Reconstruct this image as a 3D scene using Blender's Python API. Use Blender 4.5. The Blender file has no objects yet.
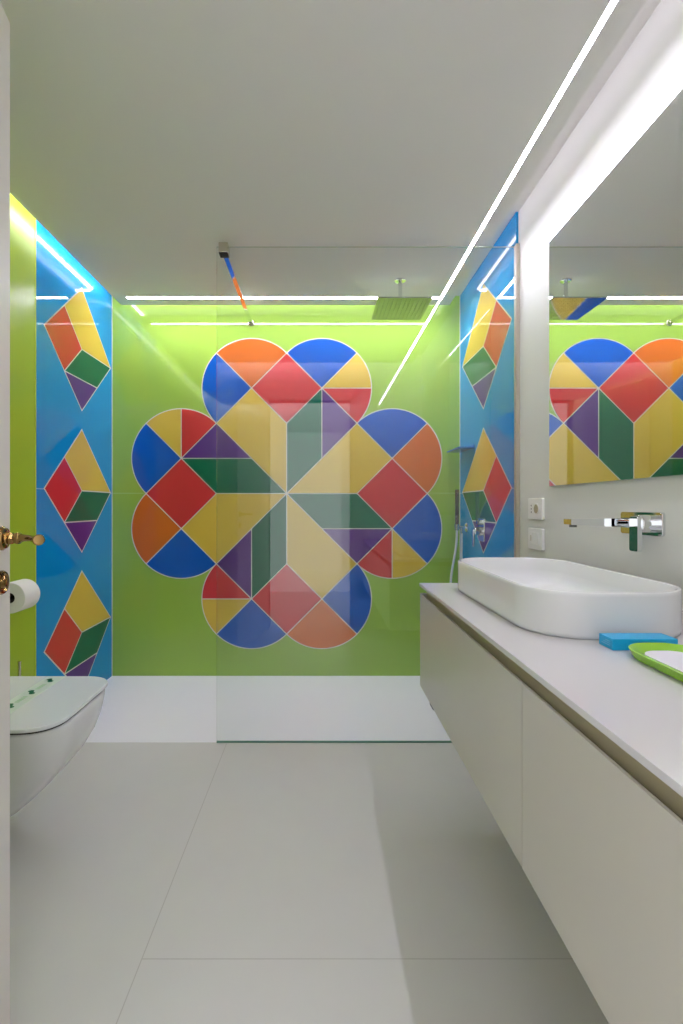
import bpy, bmesh, math
from mathutils import Vector

# ------------------------------------------------------------------ camera, world, exposure
F = 455.0                    # focal length in pixels of the 683x1024 frame
S = F / 465.0                # depth scale that goes with it
H = 1.088                    # eye height
SC = bpy.context.scene
C = SC.collection
cam_d = bpy.data.cameras.new('camera'); cam = bpy.data.objects.new('camera', cam_d); C.objects.link(cam)
cam.location = (0, 0, H); cam.rotation_euler = (math.pi / 2, 0, 0)
cam_d.sensor_fit = 'HORIZONTAL'; cam_d.sensor_width = 24; cam_d.lens = 24 * F / 683
cam_d.shift_x = 21.5 / 683; cam_d.shift_y = -6.0 / 683; cam_d.clip_start = 0.02
SC.camera = cam
w = bpy.data.worlds.new('world'); SC.world = w; w.use_nodes = True
w.node_tree.nodes['Background'].inputs[0].default_value = (0.98, 0.98, 1.0, 1)
w.node_tree.nodes['Background'].inputs[1].default_value = 1.7
SC.view_settings.view_transform = 'Standard'; SC.view_settings.look = 'None'
SC.view_settings.gamma = 1; SC.view_settings.use_curve_mapping = False
SC.view_settings.exposure = 0.0
STRIP_E = 84.0               # ceiling light lines
COVE_E = 21.0                # hidden cove lines
LED_COL = (0.98, 0.93, 1.10)

# ------------------------------------------------------------------ helpers
def lin(c):
    o = []
    for v in c:
        v /= 255.0
        o.append(v / 12.92 if v <= 0.04045 else ((v + 0.055) / 1.055) ** 2.4)
    return (o[0], o[1], o[2], 1)

MATS = {}
def mat(name, rgb, rough=0.5, metal=0.0, spec=0.5, noise=0.0, nscale=6.0, coat=0.0, bump=0.0):
    m = bpy.data.materials.new(name); m.use_nodes = True
    nt = m.node_tree; b = nt.nodes['Principled BSDF']
    b.inputs['Base Color'].default_value = lin(rgb)
    b.inputs['Roughness'].default_value = rough
    b.inputs['Metallic'].default_value = metal
    b.inputs['Specular IOR Level'].default_value = spec
    b.inputs['Coat Weight'].default_value = coat
    b.inputs['Coat Roughness'].default_value = 0.03
    if noise > 0 or bump > 0:
        tc = nt.nodes.new('ShaderNodeTexCoord'); n = nt.nodes.new('ShaderNodeTexNoise')
        n.inputs['Scale'].default_value = nscale; n.inputs['Detail'].default_value = 4
        nt.links.new(tc.outputs['Object'], n.inputs['Vector'])
        if noise > 0:
            hs = nt.nodes.new('ShaderNodeHueSaturation'); mr = nt.nodes.new('ShaderNodeMapRange')
            mr.inputs['To Min'].default_value = 1 - noise; mr.inputs['To Max'].default_value = 1 + noise
            nt.links.new(n.outputs['Fac'], mr.inputs['Value']); nt.links.new(mr.outputs['Result'], hs.inputs['Value'])
            hs.inputs['Color'].default_value = lin(rgb)
            nt.links.new(hs.outputs['Color'], b.inputs['Base Color'])
        if bump > 0:
            bp = nt.nodes.new('ShaderNodeBump'); bp.inputs['Strength'].default_value = bump
            bp.inputs['Distance'].default_value = 0.002
            nt.links.new(n.outputs['Fac'], bp.inputs['Height']); nt.links.new(bp.outputs['Normal'], b.inputs['Normal'])
    MATS[name] = m
    return m

def emis(name, col, e):
    m = bpy.data.materials.new(name); m.use_nodes = True; nt = m.node_tree
    nt.nodes.remove(nt.nodes['Principled BSDF'])
    em = nt.nodes.new('ShaderNodeEmission'); em.inputs[0].default_value = (*col, 1); em.inputs[1].default_value = e
    nt.links.new(em.outputs[0], nt.nodes['Material Output'].inputs[0]); MATS[name] = m

def glass_mat(name, tint):
    m = bpy.data.materials.new(name); m.use_nodes = True; nt = m.node_tree
    nt.nodes.remove(nt.nodes['Principled BSDF'])
    lw = nt.nodes.new('ShaderNodeLayerWeight'); lw.inputs['Blend'].default_value = 0.5
    p = nt.nodes.new('ShaderNodeMath'); p.operation = 'POWER'; p.inputs[1].default_value = 5
    ma = nt.nodes.new('ShaderNodeMath'); ma.operation = 'MULTIPLY_ADD'; ma.inputs[1].default_value = 0.93; ma.inputs[2].default_value = 0.050
    tr = nt.nodes.new('ShaderNodeBsdfTransparent'); tr.inputs[0].default_value = (*tint, 1)
    gl = nt.nodes.new('ShaderNodeBsdfGlossy'); gl.inputs['Roughness'].default_value = 0.0
    mx = nt.nodes.new('ShaderNodeMixShader')
    nt.links.new(lw.outputs['Facing'], p.inputs[0]); nt.links.new(p.outputs[0], ma.inputs[0])
    nt.links.new(ma.outputs[0], mx.inputs[0]); nt.links.new(tr.outputs[0], mx.inputs[1]); nt.links.new(gl.outputs[0], mx.inputs[2])
    nt.links.new(mx.outputs[0], nt.nodes['Material Output'].inputs[0]); MATS[name] = m

GL = dict(rough=0.03, spec=0.6)
mat('lime', (150, 186, 76), **GL)
mat('sky_blue', (8, 140, 202), **GL)
mat('lime_satin', (160, 188, 48), rough=0.28, spec=0.5)
mat('lime_highlight', (196, 216, 70), rough=0.3)
mat('yellow', (216, 184, 74), **GL)
mat('orange', (206, 106, 38), **GL)
mat('red', (200, 50, 56), **GL)
mat('cobalt', (8, 86, 180), **GL)
mat('emerald', (0, 100, 72), **GL)
mat('violet', (86, 42, 128), **GL)
mat('line_white', (225, 222, 214), **GL)
mat('seam', (170, 205, 120), rough=0.3)
mat('seam_blue', (120, 185, 215), rough=0.3)
mat('ceiling_paint', (236, 234, 230), rough=0.85, spec=0.2)
mat('wall_paint', (222, 222, 216), rough=0.45, spec=0.4, noise=0.01, nscale=3)
mat('floor_tile', (212, 211, 207), rough=0.35, spec=0.4, noise=0.025, nscale=9, bump=0.05)
mat('floor_grout', (190, 187, 182), rough=0.8)
mat('tray_resin', (244, 243, 246), rough=0.35, spec=0.4)
mat('ceramic', (232, 233, 232), rough=0.06, spec=0.5)
mat('lid_white', (228, 232, 232), rough=0.12, spec=0.5)
mat('lacquer', (198, 194, 182), rough=0.32, spec=0.45)
mat('counter_white', (218, 215, 216), rough=0.16, spec=0.5)
mat('recess', (176, 166, 138), rough=0.5)
mat('chrome', (226, 228, 230), rough=0.04, metal=1.0)
mat('satin_metal', (206, 200, 190), rough=0.25, metal=1.0)
mat('shelf_blue', (52, 116, 196), rough=0.2)
mat('brass', (150, 122, 76), rough=0.1, metal=1.0)
mat('mirror', (242, 244, 243), rough=0.0, metal=1.0)
mat('plastic_white', (240, 240, 236), rough=0.3)
mat('dark', (40, 38, 34), rough=0.5)
mat('nozzle', (90, 94, 88), rough=0.4)
mat('head_metal', (176, 178, 180), rough=0.06, metal=1.0)
mat('door_white', (226, 222, 214), rough=0.4)
mat('paper', (238, 236, 230), rough=0.9, spec=0.1, noise=0.02, nscale=60, bump=0.4)
mat('card_core', (60, 54, 48), rough=0.9)
mat('box_blue', (20, 174, 230), rough=0.35)
mat('box_light', (130, 200, 235), rough=0.4)
mat('tray_green', (140, 196, 48), rough=0.25)
mat('soap_white', (236, 234, 240), rough=0.5)
mat('sticker', (214, 226, 214), rough=0.4)
mat('sticker_green', (0, 122, 70), rough=0.4)
mat('sticker_pale', (170, 210, 160), rough=0.4)
mat('hose', (214, 216, 220), rough=0.4, metal=0.3)
mat('dark_metal', (120, 112, 116), rough=0.1, metal=1.0)
mat('profile', (176, 168, 152), rough=0.4)
mat('glass_top', (196, 210, 190), rough=0.2)
mat('glass_edge', (96, 140, 124), rough=0.1)
mat('lens_off', (235, 235, 235), rough=0.4)
emis('strip_light', LED_COL, STRIP_E)
emis('cove_led', LED_COL, COVE_E)
emis('cove_led_dim', LED_COL, COVE_E * 0.30)
emis('cove_led_left', LED_COL, COVE_E * 1.7)
emis('cove_led_front', LED_COL, COVE_E * 7.5)
emis('cove_led_back', LED_COL, COVE_E * 1.0)
glass_mat('clear_glass', (0.97, 0.985, 0.975))

def tag(o, label=None, cat=None, group=None, kind=None):
    if label: o['label'] = label
    if cat: o['category'] = cat
    if group: o['group'] = group
    if kind: o['kind'] = kind
    return o

class MB:
    """collects shapes with materials and links them as one mesh object (world coordinates)"""
    def __init__(s): s.bm = bmesh.new(); s.mats = []
    def mi(s, m):
        if m not in s.mats: s.mats.append(m)
        return s.mats.index(m)
    def face(s, pts, m, smooth=False):
        vs = [s.bm.verts.new(p) for p in pts]
        f = s.bm.faces.new(vs); f.material_index = s.mi(m); f.smooth = smooth
    def box(s, x0, x1, y0, y1, z0, z1, m, bevel=0.0, seg=2):
        t = bmesh.new()
        bmesh.ops.create_cube(t, size=1)
        for v in t.verts:
            v.co = Vector(((x0 + x1) / 2 + v.co.x * (x1 - x0), (y0 + y1) / 2 + v.co.y * (y1 - y0), (z0 + z1) / 2 + v.co.z * (z1 - z0)))
        if bevel > 0:
            bmesh.ops.bevel(t, geom=t.edges[:], offset=bevel, segments=seg, profile=0.5, affect='EDGES')
        s.merge(t, m, bevel > 0); return s
    def merge(s, t, m, smooth=False):
        k = s.mi(m); mp = {}
        for v in t.verts: mp[v] = s.bm.verts.new(v.co)
        for f in t.faces:
            g = s.bm.faces.new([mp[v] for v in f.verts]); g.material_index = k; g.smooth = smooth
        t.free()
    def loft(s, loops, m, cap0=True, cap1=True, smooth=True):
        k = s.mi(m)
        L = [[s.bm.verts.new(p) for p in lp] for lp in loops]
        n = len(L[0])
        for a, b in zip(L, L[1:]):
            for i in range(n):
                f = s.bm.faces.new((a[i], a[(i + 1) % n], b[(i + 1) % n], b[i])); f.material_index = k; f.smooth = smooth
        if cap0: f = s.bm.faces.new(list(reversed(L[0]))); f.material_index = k
        if cap1: f = s.bm.faces.new(L[-1]); f.material_index = k
        return s
    def tube(s, pts, rad, m, n=16, caps=True):
        """swept circle; rad a number or a list"""
        P = [Vector(p) for p in pts]
        if not isinstance(rad, (list, tuple)): rad = [rad] * len(P)
        loops = []; up = None
        for i, p in enumerate(P):
            d = (P[min(i + 1, len(P) - 1)] - P[max(i - 1, 0)]).normalized()
            if up is None:
                up = Vector((0, 0, 1)) if abs(d.z) < 0.9 else Vector((1, 0, 0))
            a = d.cross(up).normalized(); b = a.cross(d).normalized(); up = b
            loops.append([p + (a * math.cos(2 * math.pi * j / n) + b * math.sin(2 * math.pi * j / n)) * rad[i] for j in range(n)])
        return s.loft(loops, m, caps, caps)
    def build(s, name, parent=None, autos=True):
        bmesh.ops.recalc_face_normals(s.bm, faces=s.bm.faces[:])
        me = bpy.data.meshes.new(name); s.bm.to_mesh(me); s.bm.free()
        for m in s.mats: me.materials.append(MATS[m])
        if autos: me.set_sharp_from_angle(angle=math.radians(35))
        o = bpy.data.objects.new(name, me); C.objects.link(o)
        if autos:
            wm = o.modifiers.new('normals', 'WEIGHTED_NORMAL'); wm.keep_sharp = True; wm.weight = 100
        if parent is not None:
            o.parent = parent; o.matrix_parent_inverse = parent.matrix_world.inverted()
        return o

def empty(name, loc):
    o = bpy.data.objects.new(name, None); C.objects.link(o); o.location = loc
    o.empty_display_size = 0.1
    bpy.context.view_layer.update()
    return o

def Y(y): return y * S
def Z(dz): return H + dz       # height measured from eye level

def rrect(cx, cy, hx, hy, r, z, n=10):
    pts = []
    r = min(r, hx - 1e-4, hy - 1e-4)
    for (sx, sy, a0) in ((1, 1, 0), (-1, 1, 90), (-1, -1, 180), (1, -1, 270)):
        ox, oy = cx + sx * (hx - r), cy + sy * (hy - r)
        for i in range(n + 1):
            a = math.radians(a0 + 90 * i / n)
            pts.append((ox + r * math.cos(a), oy + r * math.sin(a), z))
    return pts

# ------------------------------------------------------------------ room
XL, XR, YB = -1.332, 0.907, Y(2.976)      # left wall, right wall, back wall
XPL, XPR = -1.331, 0.896                  # faces of the blue panels
YD = 0.15                                 # door wall, inner face
ZC, ZU = Z(1.242), Z(1.345)               # lowered ceiling, cove top
YG = Y(2.140)                             # shower screen
SEAM = Z(0.082)

def struct(mb, name): return tag(mb.build(name), kind='structure')

m = MB()
m.box(XL - 0.1, XR + 0.1, -1.6, YG, -0.05, 0, 'floor_tile')
g = 0.0012
m.box(-0.428 - g, -0.428 + g, YD, YG, -0.004, 0.0003, 'floor_grout')
m.box(-0.428, XR, Y(1.117) - g * .8, Y(1.117) + g * .8, -0.004, 0.0003, 'floor_grout')
struct(m, 'floor')
m = MB(); m.box(XL - 0.1, XR + 0.1, YG, YB, -0.05, 0.001, 'tray_resin')
tag(m.build('shower_tray'), 'flush white resin shower floor running across the back of the room behind the glass', 'shower tray')

m = MB(); m.box(XL - 0.1, XR + 0.1, YB, YB + 0.1, 0, ZU + 0.1, 'lime')
# fine horizontal joint outside the printed flower
CX, CZ, U = -0.213, Z(0.080), 0.2248
R4 = 4.06 * U
m.box(XPL, CX - R4, YB - 0.0004, YB + 0.01, SEAM - 0.002, SEAM + 0.002, 'seam')
m.box(CX + R4, XPR, YB - 0.0004, YB + 0.01, SEAM - 0.002, SEAM + 0.002, 'seam')
struct(m, 'wall_back')
m = MB(); m.box(XL - 0.1, XL, YD - 0.10, YB, 0, ZU + 0.1, 'lime_satin')
struct(m, 'wall_left')
m = MB(); m.box(XR, XR + 0.1, YD - 0.10, YB, 0, ZU + 0.1, 'wall_paint')
struct(m, 'wall_right')
DX0, DX1, DZ = -0.455, 0.27, 2.025
m = MB()
m.box(XL, DX0, YD - 0.10, YD, 0, ZU + 0.1, 'wall_paint'); m.box(DX1, XR, YD - 0.10, YD, 0, ZU + 0.1, 'wall_paint')
m.box(DX0, DX1, YD - 0.10, YD, DZ, ZU + 0.1, 'wall_paint')
struct(m, 'wall_front')
m = MB()
YF = YD + 0.095
xl, xr, yb = -1.228, 0.800, Y(2.873)
xs0, xs1 = 0.724 - 0.0085, 0.724 + 0.0085
ys0, ys1 = Y(2.777) - 0.014, Y(2.777) + 0.014
# slab with grooves left open for the light lines
m.box(xl, xs0, YF, ys0, ZC, ZC + 0.02, 'ceiling_paint')
m.box(xs1, xr, YF, yb, ZC, ZC + 0.02, 'ceiling_paint')
m.box(xl, xs1, ys1, yb, ZC, ZC + 0.02, 'ceiling_paint')
m.box(xl, -1.153, ys0, ys1, ZC, ZC + 0.02, 'ceiling_paint')
m.box(xs0, xs1, YF, YF + 0.01, ZC, ZC + 0.02, 'ceiling_paint')
m.box(xl + .05, xr - 0.02, YF + 0.03, yb - 0.05, ZC + 0.02, ZU, 'ceiling_paint')
m.box(XL, XR, YD - 0.10, YB, ZU, ZU + 0.1, 'ceiling_paint')
struct(m, 'ceiling')
m = MB()
m.box(DX0 - 0.05, DX0, YD - 0.11, YD + 0.012, 0, DZ + 0.05, 'door_white', 0.003)
m.box(DX1, DX1 + 0.05, YD - 0.11, YD + 0.012, 0, DZ + 0.05, 'door_white', 0.003)
m.box(DX0, DX1, YD - 0.11, YD + 0.012, DZ, DZ + 0.05, 'door_white', 0.003)
struct(m, 'trim_1')

# ------------------------------------------------------------------ light lines
def light(name, b, label, mt, group=None):
    mm = MB(); mm.box(*b, mt); return tag(mm.build(name), label, 'light', group)
light('linear_light', (xs0, xs1, YF + 0.01, ys1, ZC + 0.004, ZC + 0.02, ), 'slim white light line in the ceiling running from the door towards the shower', 'strip_light')
light('linear_light', (-1.153, xs0, ys0, ys1, ZC + 0.004, ZC + 0.02), 'slim white light line across the ceiling just before the flower wall', 'strip_light')
light('cove_light', (XPL + 0.076, XPL + 0.088, YD + 0.1, YB - 0.10, ZU - 0.008, ZU), 'cool white light line tucked in the ceiling gap above the left wall', 'cove_led_left')
light('cove_light', (XPR - 0.088, XPR - 0.076, YD + 0.1, YB - 0.10, ZU - 0.008, ZU), 'cool white light line tucked in the ceiling gap above the mirror wall', 'cove_led_dim')
light('cove_light', (XPL + 0.10, XPR - 0.10, YD + 0.076, YD + 0.088, ZU - 0.008, ZU), 'cool white light line tucked in the ceiling gap above the doorway', 'cove_led_front')
light('cove_light', (XPL + 0.10, XPR - 0.10, YB - 0.088, YB - 0.076, ZU - 0.008, ZU), 'cool white light line tucked in the ceiling gap above the lime green flower wall', 'cove_led_back')

# ------------------------------------------------------------------ printed shapes
def offset(poly, d):
    """offset a convex polygon; d>0 grows"""
    n = len(poly)
    A = sum(poly[i][0] * poly[(i + 1) % n][1] - poly[(i + 1) % n][0] * poly[i][1] for i in range(n))
    if A < 0: poly = poly[::-1]
    out = []
    for i in range(n):
        p0, p1, p2 = Vector(poly[i - 1]), Vector(poly[i]), Vector(poly[(i + 1) % n])
        d1 = (p1 - p0).normalized(); d2 = (p2 - p1).normalized()
        n1 = Vector((d1.y, -d1.x)); n2 = Vector((d2.y, -d2.x))
        b = (n1 + n2); c = b.length
        if c < 1e-6: out.append(tuple(p1)); continue
        b /= c; k = d / max(0.28, b.dot(n1))
        out.append((p1.x + b.x * k, p1.y + b.y * k))
    return out

def rot(p, k):
    x, y = p
    for _ in range(k): x, y = y, -x       # quarter turn clockwise with y up
    return (x, y)

def sector(c, a0, a1, r=math.sqrt(2), n=18):
    return [c] + [(c[0] + r * math.cos(math.radians(a0 + (a1 - a0) * i / n)), c[1] + r * math.sin(math.radians(a0 + (a1 - a0) * i / n))) for i in range(n + 1)]

# one quarter of the flower (upper left, units of U, y up); the others are quarter turns of it
Q = [
    ('red', [(-3, 1), (-4, 0), (-3, -1), (-2, 0)]),
    ('violet', [(-3, 1), (-2, 2), (-1, 1)]),
    ('emerald', [(-3, 1), (-1, 1), (0, 0), (-2, 0)]),
    ('yellow', [(-1, 3), (-2, 2), (0, 0), (0, 2)]),
    ('cobalt', sector((-3, 1), 135, 225)),
    ('yellow', sector((-3, 1), 90, 135, n=9)),
    ('red', sector((-3, 1), 45, 90, n=9)),
    ('cobalt', sector((-1, 3), 135, 225)),
    ('orange', sector((-1, 3), 45, 135)),
]
m = MB()
step = 0
for k in range(4):
    for col, poly in Q:
        step += 1
        P = [(CX + rot(p, k)[0] * U, CZ + rot(p, k)[1] * U) for p in poly]
        big = offset(P, 0.0034); small = offset(P, -0.0030)
        m.face([(x, YB - 0.0004 - step * 0.00003, z) for x, z in big], 'line_white')
        m.face([(x, YB - 0.0018, z) for x, z in small], col)
tag(m.build('tile_mural', autos=False), 'big eight-lobed geometric flower of many colours on the lime green back wall', 'mural')

def panel(side):
    xp, xw = (XPL, XL) if side < 0 else (XPR, XR)
    y0 = Y(2.179) if side < 0 else Y(2.126)
    yc = Y(2.598) if side < 0 else Y(2.548)
    hw = Y(0.355) if side < 0 else Y(0.375)
    mm = MB(); mm.box(min(xp, xw), max(xp, xw), y0, YB, 0.001, ZU, 'sky_blue')
    e = -side
    # joints
    for a, b in ((y0, yc - hw - 0.004), (yc + hw + 0.004, YB)):
        mm.box(min(xp, xp + e * 0.0004), max(xp, xp + e * 0.0004), a, b, SEAM - 0.0018, SEAM + 0.0018, 'seam_blue')
    mm.box(min(xp, xp + e * 0.003), max(xp, xp + e * 0.003), YB - 0.004, YB, 0.001, ZU, 'line_white')
    for zc in (Z(0.875), Z(0.085), Z(-0.705)):
        hh = 0.342
        pt = {k: (yc + a * hw, zc + b * hh) for k, (a, b) in dict(T=(0, 1), L=(-1, 0), R=(1, 0), B=(0, -1), C=(0, 0), P=(-.5, .5), D=(-.5, -.5), E=(.5, -.5)).items()}
        mm.face([(xp + e * 0.0005, y, z) for y, z in offset([pt[k] for k in 'LTRB'], 0.0034)], 'line_white')
        for col, ks in (('red', 'LPCD'), ('yellow', 'PTRC'), ('emerald', 'CRED'), ('violet', 'DEB')):
            P = [pt[k] for k in ks]
            mm.face([(xp + e * 0.0010, y, z) for y, z in offset(P, -0.0030)], col)
    return mm.build('wall_panel', autos=False)
GP = 'blue wall panels facing each other in the shower'
tag(panel(-1), 'sky blue glossy wall panel with three coloured diamonds left of the flower wall, behind the toilet', 'wall panel', GP)
tag(panel(1), 'sky blue glossy wall panel with three coloured diamonds on the right, behind the glass and shower mixer', 'wall panel', GP)
m = MB(); m.box(XL, XPL + 0.001, Y(2.179) - 0.006, Y(2.179), 0, ZU, 'lime_highlight')  # lighter lime strip: painted highlight along the edge of the green wall
struct(m, 'edge_highlight')

# ------------------------------------------------------------------ vanity unit
XC = 0.378; YV = Y(1.757); YV0 = 0.155
ZT = Z(-0.291)                      # top of the counter
ZCB, ZCT = Z(-0.677), Z(-0.3325)
van = tag(empty('vanity_cabinet', (0.65, Y(0.9), ZCB)), 'long wall-hung off-white vanity cabinet with flat handleless doors under the counter', 'cabinet')
m = MB()
m.box(XC + 0.020, XR - 0.02, YV0, YV - 0.020, ZCB + 0.001, ZT - 0.012, 'recess')
m.build('recessed_body', van)
m = MB()
m.box(XC + 0.001, XR - 0.02, YV - 0.0185, YV, ZCB, ZCT + 0.004, 'lacquer', 0.001); m.build('end_panel', van)
ySeam = Y(0.870)
for a, b in ((ySeam + 0.0015, YV - 0.0005), (YV0, ySeam - 0.0015)):
    m = MB()
    # front slab whose top edge is chamfered backwards as a finger grip
    prof = [(XC, ZCB), (XC + 0.0195, ZCB), (XC + 0.0195, ZCT - 0.012), (XC + 0.005, ZCT), (XC, ZCT)]
    m.loft([[(x, a, z) for x, z in prof], [(x, b, z) for x, z in prof]], 'lacquer', smooth=False)
    m.build('drawer_front', van)
m = MB(); m.box(XC + 0.003, XC + 0.030, Y(1.568), Y(1.615), ZCB - 0.012, ZCB, 'dark', 0.001); m.build('underside_bracket', van)

m = MB(); m.box(XC - 0.002, XR, YV0, YV + 0.002, ZT - 0.0115, ZT, 'counter_white', 0.0008)
tag(m.build('vanity_countertop'), 'thin glossy white countertop under the oval basin', 'countertop')
m = MB(); m.box(XR - 0.012, XR, YV0, YV + 0.002, ZT, ZT + 0.030, 'counter_white', 0.001)
tag(m.build('backsplash'), 'low white upstand strip along the wall behind the basin', 'backsplash')

# basin
bx0, bx1, by0, by1 = 0.471, 0.848, Y(1.004), Y(1.700)
bcx, bcy, bhx, bhy = (bx0 + bx1) / 2, (by0 + by1) / 2, (bx1 - bx0) / 2, (by1 - by0) / 2
bas = tag(empty('vessel_basin', (bcx, bcy, ZT)), 'white oblong ceramic vessel basin standing on the white countertop', 'basin')
def brr(inset, z, rr=0.127): return rrect(bcx, bcy, bhx - inset, bhy - inset, max(rr - inset, 0.04), z, 14)
hb = 0.1035
lo = [brr(0.006, ZT + 0.0), brr(0.005, ZT + 0.002), brr(0.001, ZT + 0.004), brr(0.0005, ZT + 0.012), brr(0.0, ZT + hb - 0.010), brr(0.0, ZT + hb - 0.003), brr(0.002, ZT + hb - 0.0006),
      brr(0.004, ZT + hb), brr(0.007, ZT + hb), brr(0.009, ZT + hb - 0.0008), brr(0.011, ZT + hb - 0.004),
      brr(0.016, ZT + hb - 0.040), brr(0.024, ZT + 0.045), brr(0.040, ZT + 0.030), brr(0.070, ZT + 0.022), brr(0.12, ZT + 0.019), brr(0.16, ZT + 0.018)]
m = MB(); m.loft(lo, 'ceramic'); b = m.build('bowl', bas, autos=False)
m = MB(); m.tube([(bcx, bcy, ZT + 0.018), (bcx, bcy, ZT + 0.024), (bcx, bcy, ZT + 0.026)], [0.032, 0.032, 0.028], 'chrome', 24); m.build('drain_cover', bas)

# tap on the wall
tap = tag(empty('wall_tap', (XR, Y(1.33), Z(-0.05))), 'chrome wall-mounted basin mixer with long flat spout and hanging lever below the mirror', 'tap')
def rplate(mm, xa, xb, y0, y1, z0, z1, r, mt, n=6):
    pr = rrect((y0 + y1) / 2, (z0 + z1) / 2, (y1 - y0) / 2, (z1 - z0) / 2, r, 0, n)
    c = ((y0 + y1) / 2, (z0 + z1) / 2)
    k = 0.0015
    sh = lambda p, q: (c[0] + (p[0] - c[0]) * q, c[1] + (p[1] - c[1]) * q)
    loops = [[(xa, a, b) for a, b, _ in pr], [(xb + k * (1 if xa > xb else -1), a, b) for a, b, _ in pr],
             [(xb, *sh((a, b), 1 - 0.02)) for a, b, _ in pr]]
    mm.loft(loops, mt)
m = MB(); rplate(m, XR, XR - 0.008, Y(1.221), Y(1.392), Z(-0.081), Z(-0.017), 0.008, 'chrome'); m.build('backplate', tap)
m = MB()
ya, yb2 = Y(1.322), Y(1.362)
pr = [(XR - 0.008, Z(-0.034), Z(-0.064)), (XR - 0.05, Z(-0.035), Z(-0.060)), (0.75, Z(-0.037), Z(-0.055)), (0.716, Z(-0.037), Z(-0.054)), (0.714, Z(-0.038), Z(-0.053))]
m.loft([[(x, ya, b), (x, yb2, b), (x, yb2, t), (x, ya, t)] for x, t, b in pr], 'chrome', smooth=False)
sp = m.build('spout', tap)
mm = MB(); mm.tube([(0.730, Y(1.342), Z(-0.054)), (0.730, Y(1.342), Z(-0.061))], 0.010, 'nozzle', 16); mm.build('aerator', sp)
m = MB(); m.tube([(XR - 0.008, Y(1.266), Z(-0.048)), (XR - 0.040, Y(1.266), Z(-0.048)), (XR - 0.042, Y(1.266), Z(-0.048))], [0.024, 0.024, 0.022], 'chrome', 32); kb = m.build('knob', tap)
m = MB(); rplate(m, XR - 0.042, XR - 0.054, Y(1.249), Y(1.283), Z(-0.124), Z(-0.028), 0.006, 'chrome'); m.build('lever', tap)

# mirror
m = MB(); my0, my1 = Y(1.05), Y(1.821)
mr = empty('wall_mirror', (XR, (my0 + my1) / 2, Z(0.0765)))
tag(mr, 'large frameless rectangular mirror on the white wall above the basin', 'mirror')
m.box(0.8975, 0.9020, my0, my1, Z(0.0765), Z(1.046), 'glass_edge'); m.build('backing', mr)
m = MB(); m.face([(0.8970, my0 + .001, Z(0.0775)), (0.8970, my1 - .001, Z(0.0775)), (0.8970, my1 - .001, Z(1.045)), (0.8970, my0 + .001, Z(1.045))], 'mirror')
m.box(0.8971, 0.8975, my0 + .0005, my1 - .0005, Z(0.077), Z(1.0455), 'plastic_white'); m.build('mirror_face', mr)
m = MB(); m.box(0.9020, XR, my0 + .03, my1 - .03, Z(0.10), Z(1.02), 'dark'); m.build('mount', mr)

# outlets
def plate(zc, schuko, label):
    y0, y1 = Y(1.878), Y(2.001); z0, z1 = zc - 0.044, zc + 0.044
    p = tag(empty('power_outlet' if schuko else 'wall_switch', (XR, (y0 + y1) / 2, zc)), label, 'socket' if schuko else 'switch')
    mm = MB(); rplate(mm, XR, XR - 0.012, y0, y1, z0, z1, 0.005, 'plastic_white'); mm.build('cover_plate', p)
    L = y1 - y0; x = XR - 0.012
    if schuko:
        mm = MB(); cy, cz = y0 + L * 0.37, zc      # round recess towards the door, small holes towards the shower
        mm.tube([(x, cy, cz), (x - 0.002, cy, cz)], [0.022, 0.022], 'plastic_white', 32)
        mm.tube([(x - 0.0021, cy, cz), (x - 0.0023, cy, cz)], [0.0185, 0.0185], 'recess', 32)
        mm.build('round_socket', p)
        mm = MB(); mm.box(x - 0.001, x, y0 + L * .62, y0 + L * .84, zc - 0.026, zc + 0.026, 'plastic_white', 0.0004)
        for k in (-1, 0, 1): mm.tube([(x - 0.001, y0 + L * .73, zc + k * 0.014), (x - 0.0014, y0 + L * .73, zc + k * 0.014)], 0.0032, 'dark', 12)
        mm.build('pin_socket', p)
    else:
        for j in range(3):
            a = y0 + L * (0.16 + 0.235 * j)
            mm = MB(); mm.box(x - 0.002, x, a, a + L * 0.22, zc - 0.027, zc + 0.027, 'plastic_white', 0.0006)
            if j == 1: mm.box(x - 0.0023, x - 0.0019, a + L * .08, a + L * .12, zc - 0.004, zc + 0.008, 'lens_off')
            if j == 2: mm.box(x - 0.0023, x - 0.0019, a + L * .09, a + L * .13, zc - 0.010, zc + 0.014, 'recess')
            mm.build('rocker', p)
plate(Z(-0.012), True, 'white wall socket plate between the mirror and the shower profile, above the switch plate')
plate(Z(-0.137), False, 'white three-module switch plate on the wall just above the basin rim, below the socket')

# things on the counter
m = MB(); m.box(0.589, 0.721, Y(0.936), Y(0.982), ZT, ZT + 0.023, 'box_blue', 0.0012)
for k in range(3):
    m.box(0.5884, 0.589, Y(0.944), Y(0.972 - 0.006 * k), ZT + 0.0075 + k * 0.004, ZT + 0.0085 + k * 0.004, 'box_light')
tag(m.build('carton'), 'small flat bright blue cardboard box on the counter beside the basin', 'box')
tr = tag(empty('soap_tray', (0.66, Y(0.80), ZT)), 'lime green oblong tray with rounded ends holding a white liner, at the right edge', 'tray')
tcx, tcy, thx, thy = 0.658, Y(0.800), 0.071, Y(0.128)
def tl(i, z): return rrect(tcx, tcy, thx - i, thy - i, max(0.060 - i, 0.01), z, 12)
m = MB(); m.loft([tl(0.012, ZT), tl(0.008, ZT + 0.002), tl(0.001, ZT + 0.016), tl(0.0, ZT + 0.018), tl(0.001, ZT + 0.019), tl(0.004, ZT + 0.0192), tl(0.022, ZT + 0.0125), tl(0.026, ZT + 0.007), tl(0.04, ZT + 0.006)], 'tray_green'); m.build('dish', tr)
m = MB(); m.loft([tl(0.0262, ZT + 0.0072), tl(0.0262, ZT + 0.0105), tl(0.027, ZT + 0.011)], 'soap_white'); m.build('liner', tr)

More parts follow.
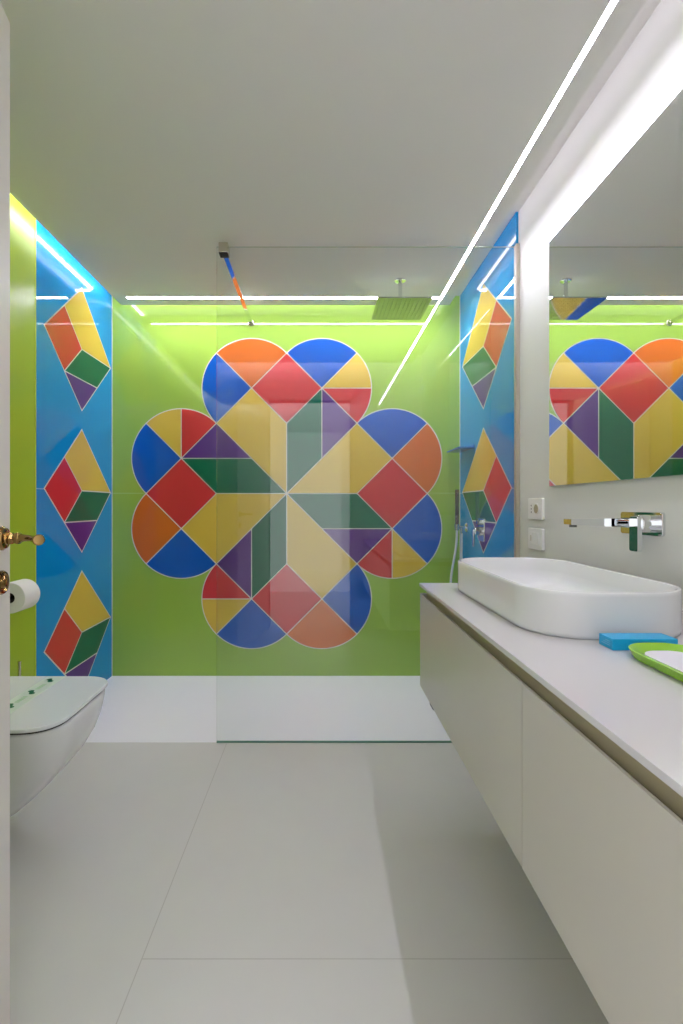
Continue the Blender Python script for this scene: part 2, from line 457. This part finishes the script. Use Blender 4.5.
# ------------------------------------------------------------------ shower
scr = tag(empty('shower_screen', (0.2, YG, 0)), 'clear frameless glass shower screen standing between the room and the flower wall', 'shower screen')
gx0, gx1, gt = -0.475, XPR - 0.004, Z(1.192)
m = MB(); m.box(gx0 + .0006, gx1, YG - 0.0035, YG + 0.0035, 0.006, gt - .0006, 'clear_glass'); m.build('glass_pane', scr)
m = MB()
m.box(gx0, gx0 + .0005, YG - 0.0035, YG + 0.0035, 0.006, gt, 'clear_glass')
m.box(gx0, gx1, YG - 0.0035, YG + 0.0035, gt - .0005, gt, 'glass_top')
m.box(gx0, gx1, YG - 0.0035, YG + 0.0035, 0.0055, 0.0062, 'glass_edge'); m.build('glass_edging', scr)
m = MB(); m.box(gx0, gx1, YG - 0.006, YG + 0.004, 0.001, 0.0054, 'glass_edge', 0.0005); m.build('floor_seal', scr)
m = MB()
m.box(XPR - 0.005, XR - 0.0001, YG - 0.030, YG - 0.0185 , 0.001, gt, 'profile', 0.001)
m.box(XPR - 0.005, XPR - 0.0005, YG - 0.0185, YG - 0.0045, 0.001, gt, 'profile', 0.001)
m.build('wall_profile', scr)
bxx, bz = -0.444, Z(1.172)
m = MB(); m.box(bxx - 0.019, bxx + 0.023, YG - 0.02, YG + 0.025, Z(1.158), Z(1.204), 'satin_metal', 0.002); m.box(bxx - 0.0185, bxx + 0.0225, YG - 0.0195, YG + 0.0245, Z(1.1545), Z(1.159), 'dark'); m.build('glass_clamp', scr)
m = MB(); m.box(bxx - 0.008, bxx + 0.014, YG + 0.02, YB - 0.012, bz - 0.008, bz + 0.008, 'chrome', 0.0012); m.build('support_bar', scr)
m = MB(); m.tube([(bxx + .003, YB - 0.022, bz), (bxx + .003, YB - 0.004, bz), (bxx + .003, YB, bz)], [0.014, 0.014, 0.020], 'satin_metal', 20); m.build('wall_mount', scr)

hx, hy, hz, hs = 0.4415, Y(2.558), Z(1.080), 0.143
sh = tag(empty('rain_shower', (hx, hy, ZC)), 'square chrome rain shower head hanging from the ceiling on a short arm', 'shower head')
m = MB(); m.tube([(hx, hy, ZC), (hx, hy, ZC - 0.004), (hx, hy, ZC - 0.008)], [0.030, 0.030, 0.024], 'chrome', 28); m.build('ceiling_flange', sh)
m = MB(); m.tube([(hx, hy, ZC - 0.006), (hx, hy, hz + 0.022), (hx, hy, hz + 0.020)], [0.0105, 0.0105, 0.014], 'chrome', 20); m.tube([(hx, hy, hz + 0.022), (hx, hy, hz + 0.008)], [0.015, 0.018], 'chrome', 20); m.build('arm', sh)
m = MB(); m.box(hx - hs, hx + hs, hy - hs * S, hy + hs * S, hz, hz + 0.008, 'head_metal', 0.0015); hp = m.build('head_plate', sh)
m = MB()
N = 12
for i in range(N):
    for j in range(N):
        px, py = hx + (i - (N - 1) / 2) * 0.0225, hy + (j - (N - 1) / 2) * 0.0225 * S
        m.tube([(px, py, hz + 0.0005), (px, py, hz - 0.0016)], [0.0034, 0.0024], 'nozzle', 8)
tag(m.build('nozzles', hp), kind='stuff')

m = MB(); m.box(0.802, XPR - 0.0002, Y(2.69), Y(2.94), Z(0.337), Z(0.344), 'shelf_blue', 0.001)
m.box(XPR - 0.006, XPR - 0.0002, Y(2.70), Y(2.93), Z(0.344), Z(0.358), 'shelf_blue', 0.001)
tag(m.build('shower_shelf'), 'small blue shelf plate fixed to the right blue panel in the shower', 'shelf')

hsx, hsy = 0.833, Y(2.828)
hd = tag(empty('hand_shower', (XPR, hsy, Z(-0.128))), 'slim chrome hand shower in a wall holder with hanging hose, beside the flower', 'hand shower')
m = MB(); m.tube([(XPR, hsy, Z(-.130)), (XPR - 0.006, hsy, Z(-.130)), (XPR - 0.009, hsy, Z(-.130))], [0.028, 0.028, 0.024], 'chrome', 28); m.build('flange', hd)
m = MB(); m.tube([(XPR - 0.008, hsy, Z(-.130)), (hsx + 0.008, hsy, Z(-.130))], 0.010, 'chrome', 16)
m.tube([(hsx, hsy, Z(-.110)), (hsx, hsy, Z(-.148))], [0.015, 0.012], 'chrome', 20)
m.tube([(0.862, hsy, Z(-.130)), (0.862, hsy, Z(-.165))], [0.009, 0.008], 'chrome', 14); m.build('holder', hd)
m = MB(); m.box(hsx - 0.011, hsx + 0.011, hsy - 0.007, hsy + 0.007, Z(-0.120), Z(0.100), 'dark_metal', 0.004, 3); m.build('handset', hd)

P0, P1 = Vector((hsx, hsy, Z(-.148))), Vector((0.862, hsy, Z(-.165)))
ctrl = [P0, Vector((hsx - .006, hsy, Z(-.25))), Vector((hsx - .040, hsy - .01, Z(-.45))), Vector((hsx - .040, hsy - .01, Z(-.66))), Vector((0.825, hsy, Z(-.76))), Vector((0.858, hsy, Z(-.66))), Vector((0.860, hsy, Z(-.40))), P1]
def catmull(c, n=8):
    c = [c[0]] + c + [c[-1]]; o = []
    for i in range(1, len(c) - 2):
        for k in range(n):
            t = k / n
            o.append(0.5 * ((2 * c[i]) + (c[i + 1] - c[i - 1]) * t + (2 * c[i - 1] - 5 * c[i] + 4 * c[i + 1] - c[i + 2]) * t * t + (3 * c[i] - c[i - 1] - 3 * c[i + 1] + c[i + 2]) * t ** 3))
    o.append(c[-2]); return o
m = MB(); m.tube(catmull(ctrl), 0.0068, 'hose', 12); m.build('hose', hd)

mx = tag(empty('shower_mixer', (XPR, Y(2.572), Z(-.12))), 'chrome shower mixer with lever on the purple tip of the right blue panel', 'tap')
m = MB(); rplate(m, XPR - 0.0012, XPR - 0.006, Y(2.525), Y(2.615), Z(-.195), Z(-.068), 0.006, 'chrome'); m.build('backplate', mx)
my = Y(2.572)
m = MB(); m.tube([(XPR - 0.006, my, Z(-.140)), (XPR - 0.040, my, Z(-.140)), (XPR - 0.043, my, Z(-.140))], [0.023, 0.021, 0.018], 'chrome', 28); m.build('body', mx)
m = MB(); m.box(XPR - 0.052, XPR - 0.041, my - 0.009, my + 0.009, Z(-.224), Z(-.128), 'chrome', 0.003); m.build('lever', mx)
m = MB(); m.tube([(XPR - 0.006, my, Z(-.090)), (XPR - 0.028, my, Z(-.090)), (XPR - 0.030, my, Z(-.090))], [0.013, 0.013, 0.010], 'chrome', 24); m.build('diverter_knob', mx)

# ------------------------------------------------------------------ toilet
TZ = Z(-0.63)
TY = Y(1.518); TW = Y(0.207)
def tloop(xt, hw, r, z, xb=XL, n=12):
    """plan outline: flat at the wall, straight sides, rounded front"""
    pts = [(xb, TY - hw, z), (xb + (xt - xb) * .25, TY - hw, z), (xb + (xt - xb) * .5, TY - hw, z)]
    ry = min(r, hw * 0.98); rx = min(r * 1.15, (xt - xb) * 0.45)
    for i in range(n + 1):
        a = math.radians(-90 + 90 * i / n); e = 0.82
        cx, sy = abs(math.cos(a)) ** e, -abs(math.sin(a)) ** e
        pts.append((xt - rx + rx * cx, TY - (hw - ry) + ry * sy, z))
    for i in range(n + 1):
        a = math.radians(90 * i / n); e = 0.82
        cx, sy = abs(math.cos(a)) ** e, abs(math.sin(a)) ** e
        pts.append((xt - rx + rx * cx, TY + (hw - ry) + ry * sy, z))
    pts += [(xb + (xt - xb) * .5, TY + hw, z), (xb + (xt - xb) * .25, TY + hw, z), (xb, TY + hw, z)]
    return pts
toi = tag(empty('wall_hung_toilet', (XL, TY, 0.08)), 'white wall-hung toilet with closed flat lid beside the open door', 'toilet')
rim = TZ - 0.021
m = MB()
prof = [(0.085, -1.05, .095, .06), (0.088, -1.02, .105, .07), (0.10, -0.985, .112, .08), (0.13, -0.943, .122, .09), (0.17, -0.898, .136, .10), (0.22, -0.848, .152, .11),
        (0.27, -0.808, .167, .115), (0.32, -0.780, .181, .118), (0.37, -0.764, .193, .118), (0.41, -0.758, .200, .118), (rim - .006, -0.757, .203, .118), (rim - .001, -0.759, .201, .116), (rim, -0.763, .197, .113)]
m.loft([tloop(x, w * S, r, z) for z, x, w, r in prof], 'ceramic'); m.build('bowl', toi, autos=False)
m = MB(); m.loft([tloop(-0.764, TW - .010, .098, rim, -1.26), tloop(-0.764, TW - .010, .098, rim + 0.008, -1.26)], 'dark'); m.build('seat_ring_shade', toi)  # seat ring coloured dark to paint the shade in the gap under the lid
m = MB(); m.loft([tloop(-0.757, TW - .002, .100, rim + 0.008, -1.27), tloop(-0.7545, TW, .102, rim + 0.010, -1.27), tloop(-0.7545, TW, .102, TZ - 0.003, -1.27), tloop(-0.7565, TW - .002, .100, TZ - .0006, -1.269), tloop(-0.760, TW - .005, .097, TZ, -1.266)], 'lid_white'); lid = m.build('lid', toi)
m = MB(); m.box(-1.325, -1.275, TY - 0.09, TY + 0.09, rim, TZ - 0.003, 'lid_white', 0.004); m.build('hinge', toi)
st = MB(); st.box(-1.005, -0.938, TY - TW + .0055, TY + TW - .0055, TZ, TZ + 0.0004, 'sticker')
yy = TY + TW - 0.045
for k in range(4):
    y = yy - k * 0.105
    # small green leaf mark: two blobs and a bar, slanted like on the paper band
    for dx, dy, rx, ry in ((-.007, .009, .010, .009), (.0, .0, .006, .010), (.007, -.009, .010, .009)):
        st.face([(-.975 + dx + rx * math.cos(t * math.pi / 5), y + dy + ry * math.sin(t * math.pi / 5), TZ + 0.0007) for t in range(10)], 'sticker_green')
    if k < 3:
        for j in range(5):
            st.face([(a, b, TZ + 0.0007) for a, b in ((-.980, y - .034 - j * .010), (-.965, y - .034 - j * .010), (-.965, y - .040 - j * .010), (-.980, y - .040 - j * .010))], 'sticker_pale')
tag(st.build('paper_band', lid), 'thin pale paper band with small green marks')

# toilet brush
bxp, byp = -1.25, Y(1.934)
br = tag(empty('toilet_brush', (bxp, byp, 0)), 'steel toilet brush with thin upright handle in the corner behind the toilet', 'toilet brush')
m = MB(); m.tube([(bxp, byp, 0), (bxp, byp, 0.003), (bxp, byp, 0.12), (bxp, byp, 0.124)], [0.040, 0.042, 0.042, 0.038], 'satin_metal', 28); m.build('holder', br)
m = MB(); m.tube([(bxp, byp, 0.122), (bxp, byp, 0.128), (bxp, byp, 0.130), (bxp, byp, 0.432), (bxp, byp, 0.442)], [0.037, 0.036, 0.006, 0.006, 0.0075], 'satin_metal', 20); m.build('handle', br)

# toilet paper
rx_, rz_ = -1.218, Z(-0.362)
hol = tag(empty('paper_holder', (XL, Y(1.95), rz_)), 'chrome paper roll holder on the lime green wall, mostly hidden behind the roll', 'holder')
m = MB(); m.tube([(XL, Y(1.952), rz_), (XL + 0.006, Y(1.952), rz_)], 0.022, 'chrome', 24); m.build('wall_plate', hol)
m = MB(); m.tube([(XL + 0.005, Y(1.952), rz_), (rx_ - .02, Y(1.952), rz_), (rx_ - .006, Y(1.949), rz_), (rx_, Y(1.938), rz_), (rx_, Y(1.80), rz_)], 0.006, 'chrome', 14); m.build('rod', hol)
m = MB()
ro, ri, ya, yb3 = 0.061, 0.020, Y(1.825), Y(1.925)
def ring(r, y, n=48): return [(rx_ + r * math.cos(2 * math.pi * i / n), y, rz_ + r * math.sin(2 * math.pi * i / n)) for i in range(n)]
m.loft([ring(ri, ya), ring(ro - .002, ya), ring(ro, ya + .002), ring(ro, yb3 - .002), ring(ro - .002, yb3), ring(ri, yb3)], 'paper', False, False)
rl = m.build('toilet_roll'); tag(rl, 'white toilet paper roll hanging on the lime green wall above the toilet', 'toilet roll')
m = MB(); m.loft([ring(ri, ya + .0005), ring(ri - .0012, ya + .0005), ring(ri - .0012, yb3 - .0005), ring(ri, yb3 - .0005), ring(ri, ya + .0005)], 'card_core', False, False); m.build('card_core', rl)

# ------------------------------------------------------------------ open door at the left
hgx, hgy = -0.452, 0.166
ex, ey = -0.5995, Y(0.900)
d = Vector((ex - hgx, ey - hgy, 0)); LW = d.length; d.normalize(); nrm = Vector((d.y, -d.x, 0))     # nrm points into the room
dr = empty('door_1', (hgx, hgy, 0)); dr.rotation_euler = (0, 0, math.atan2(d.y, d.x)); dr['kind'] = 'structure'
bpy.context.view_layer.update()
def dbuild(mm, name, par):
    """parts are modelled in door space: x along the leaf from the hinge, y away from the room face (negative = into the room)"""
    o = mm.build(name)
    if par is dr: o.parent = dr
    else: o.parent = par
    return o
zt = 2.022
m = MB(); m.box(0, LW, 0.0, 0.040, 0.008, zt, 'door_white', 0.0015); dbuild(m, 'leaf', dr)
hz_ = Z(-0.060)
hxp = LW - 0.038
def disc(mm, cx, cz, prof, mt, n=28):
    mm.loft([[(cx + r * math.cos(2 * math.pi * i / n), y, cz + r * math.sin(2 * math.pi * i / n)) for i in range(n)] for y, r in prof], mt)
m = MB(); disc(m, hxp, hz_, [(0, .0225), (-.004, .0225), (-.006, .020), (-.009, .019), (-.011, .013), (-.013, .012)], 'brass'); hd_ = dbuild(m, 'handle_rose', dr)
m = MB()
m.tube([(hxp, -.010, hz_), (hxp, -.018, hz_), (hxp, -.022, hz_), (hxp, -.030, hz_), (hxp, -.034, hz_)], [.011, .0125, .0095, .0125, .009], 'brass', 6)
m.tube([(hxp, -.030, hz_), (hxp - .004, -.040, hz_ + .0005), (hxp - .012, -.054, hz_ + .0005), (hxp - .024, -.066, hz_ - .001), (hxp - .034, -.074, hz_ - .001), (hxp - .042, -.079, hz_ - .001), (hxp - .044, -.080, hz_ - .001)],
       [.0095, .0066, .0058, .0068, .0088, .0102, .0085], 'brass', 20)
dbuild(m, 'lever', hd_)
m = MB(); ek = Z(-0.142)
disc(m, hxp, ek, [(0, .0225), (-.003, .0225), (-.006, .0205), (-.0065, .017), (-.004, .014), (-.004, .0135)], 'brass')
es = dbuild(m, 'keyhole_escutcheon', dr)
m = MB(); disc(m, hxp, ek, [(-.0035, .012), (-.008, .0095), (-.010, .006)], 'brass'); dbuild(m, 'thumb_turn', es)
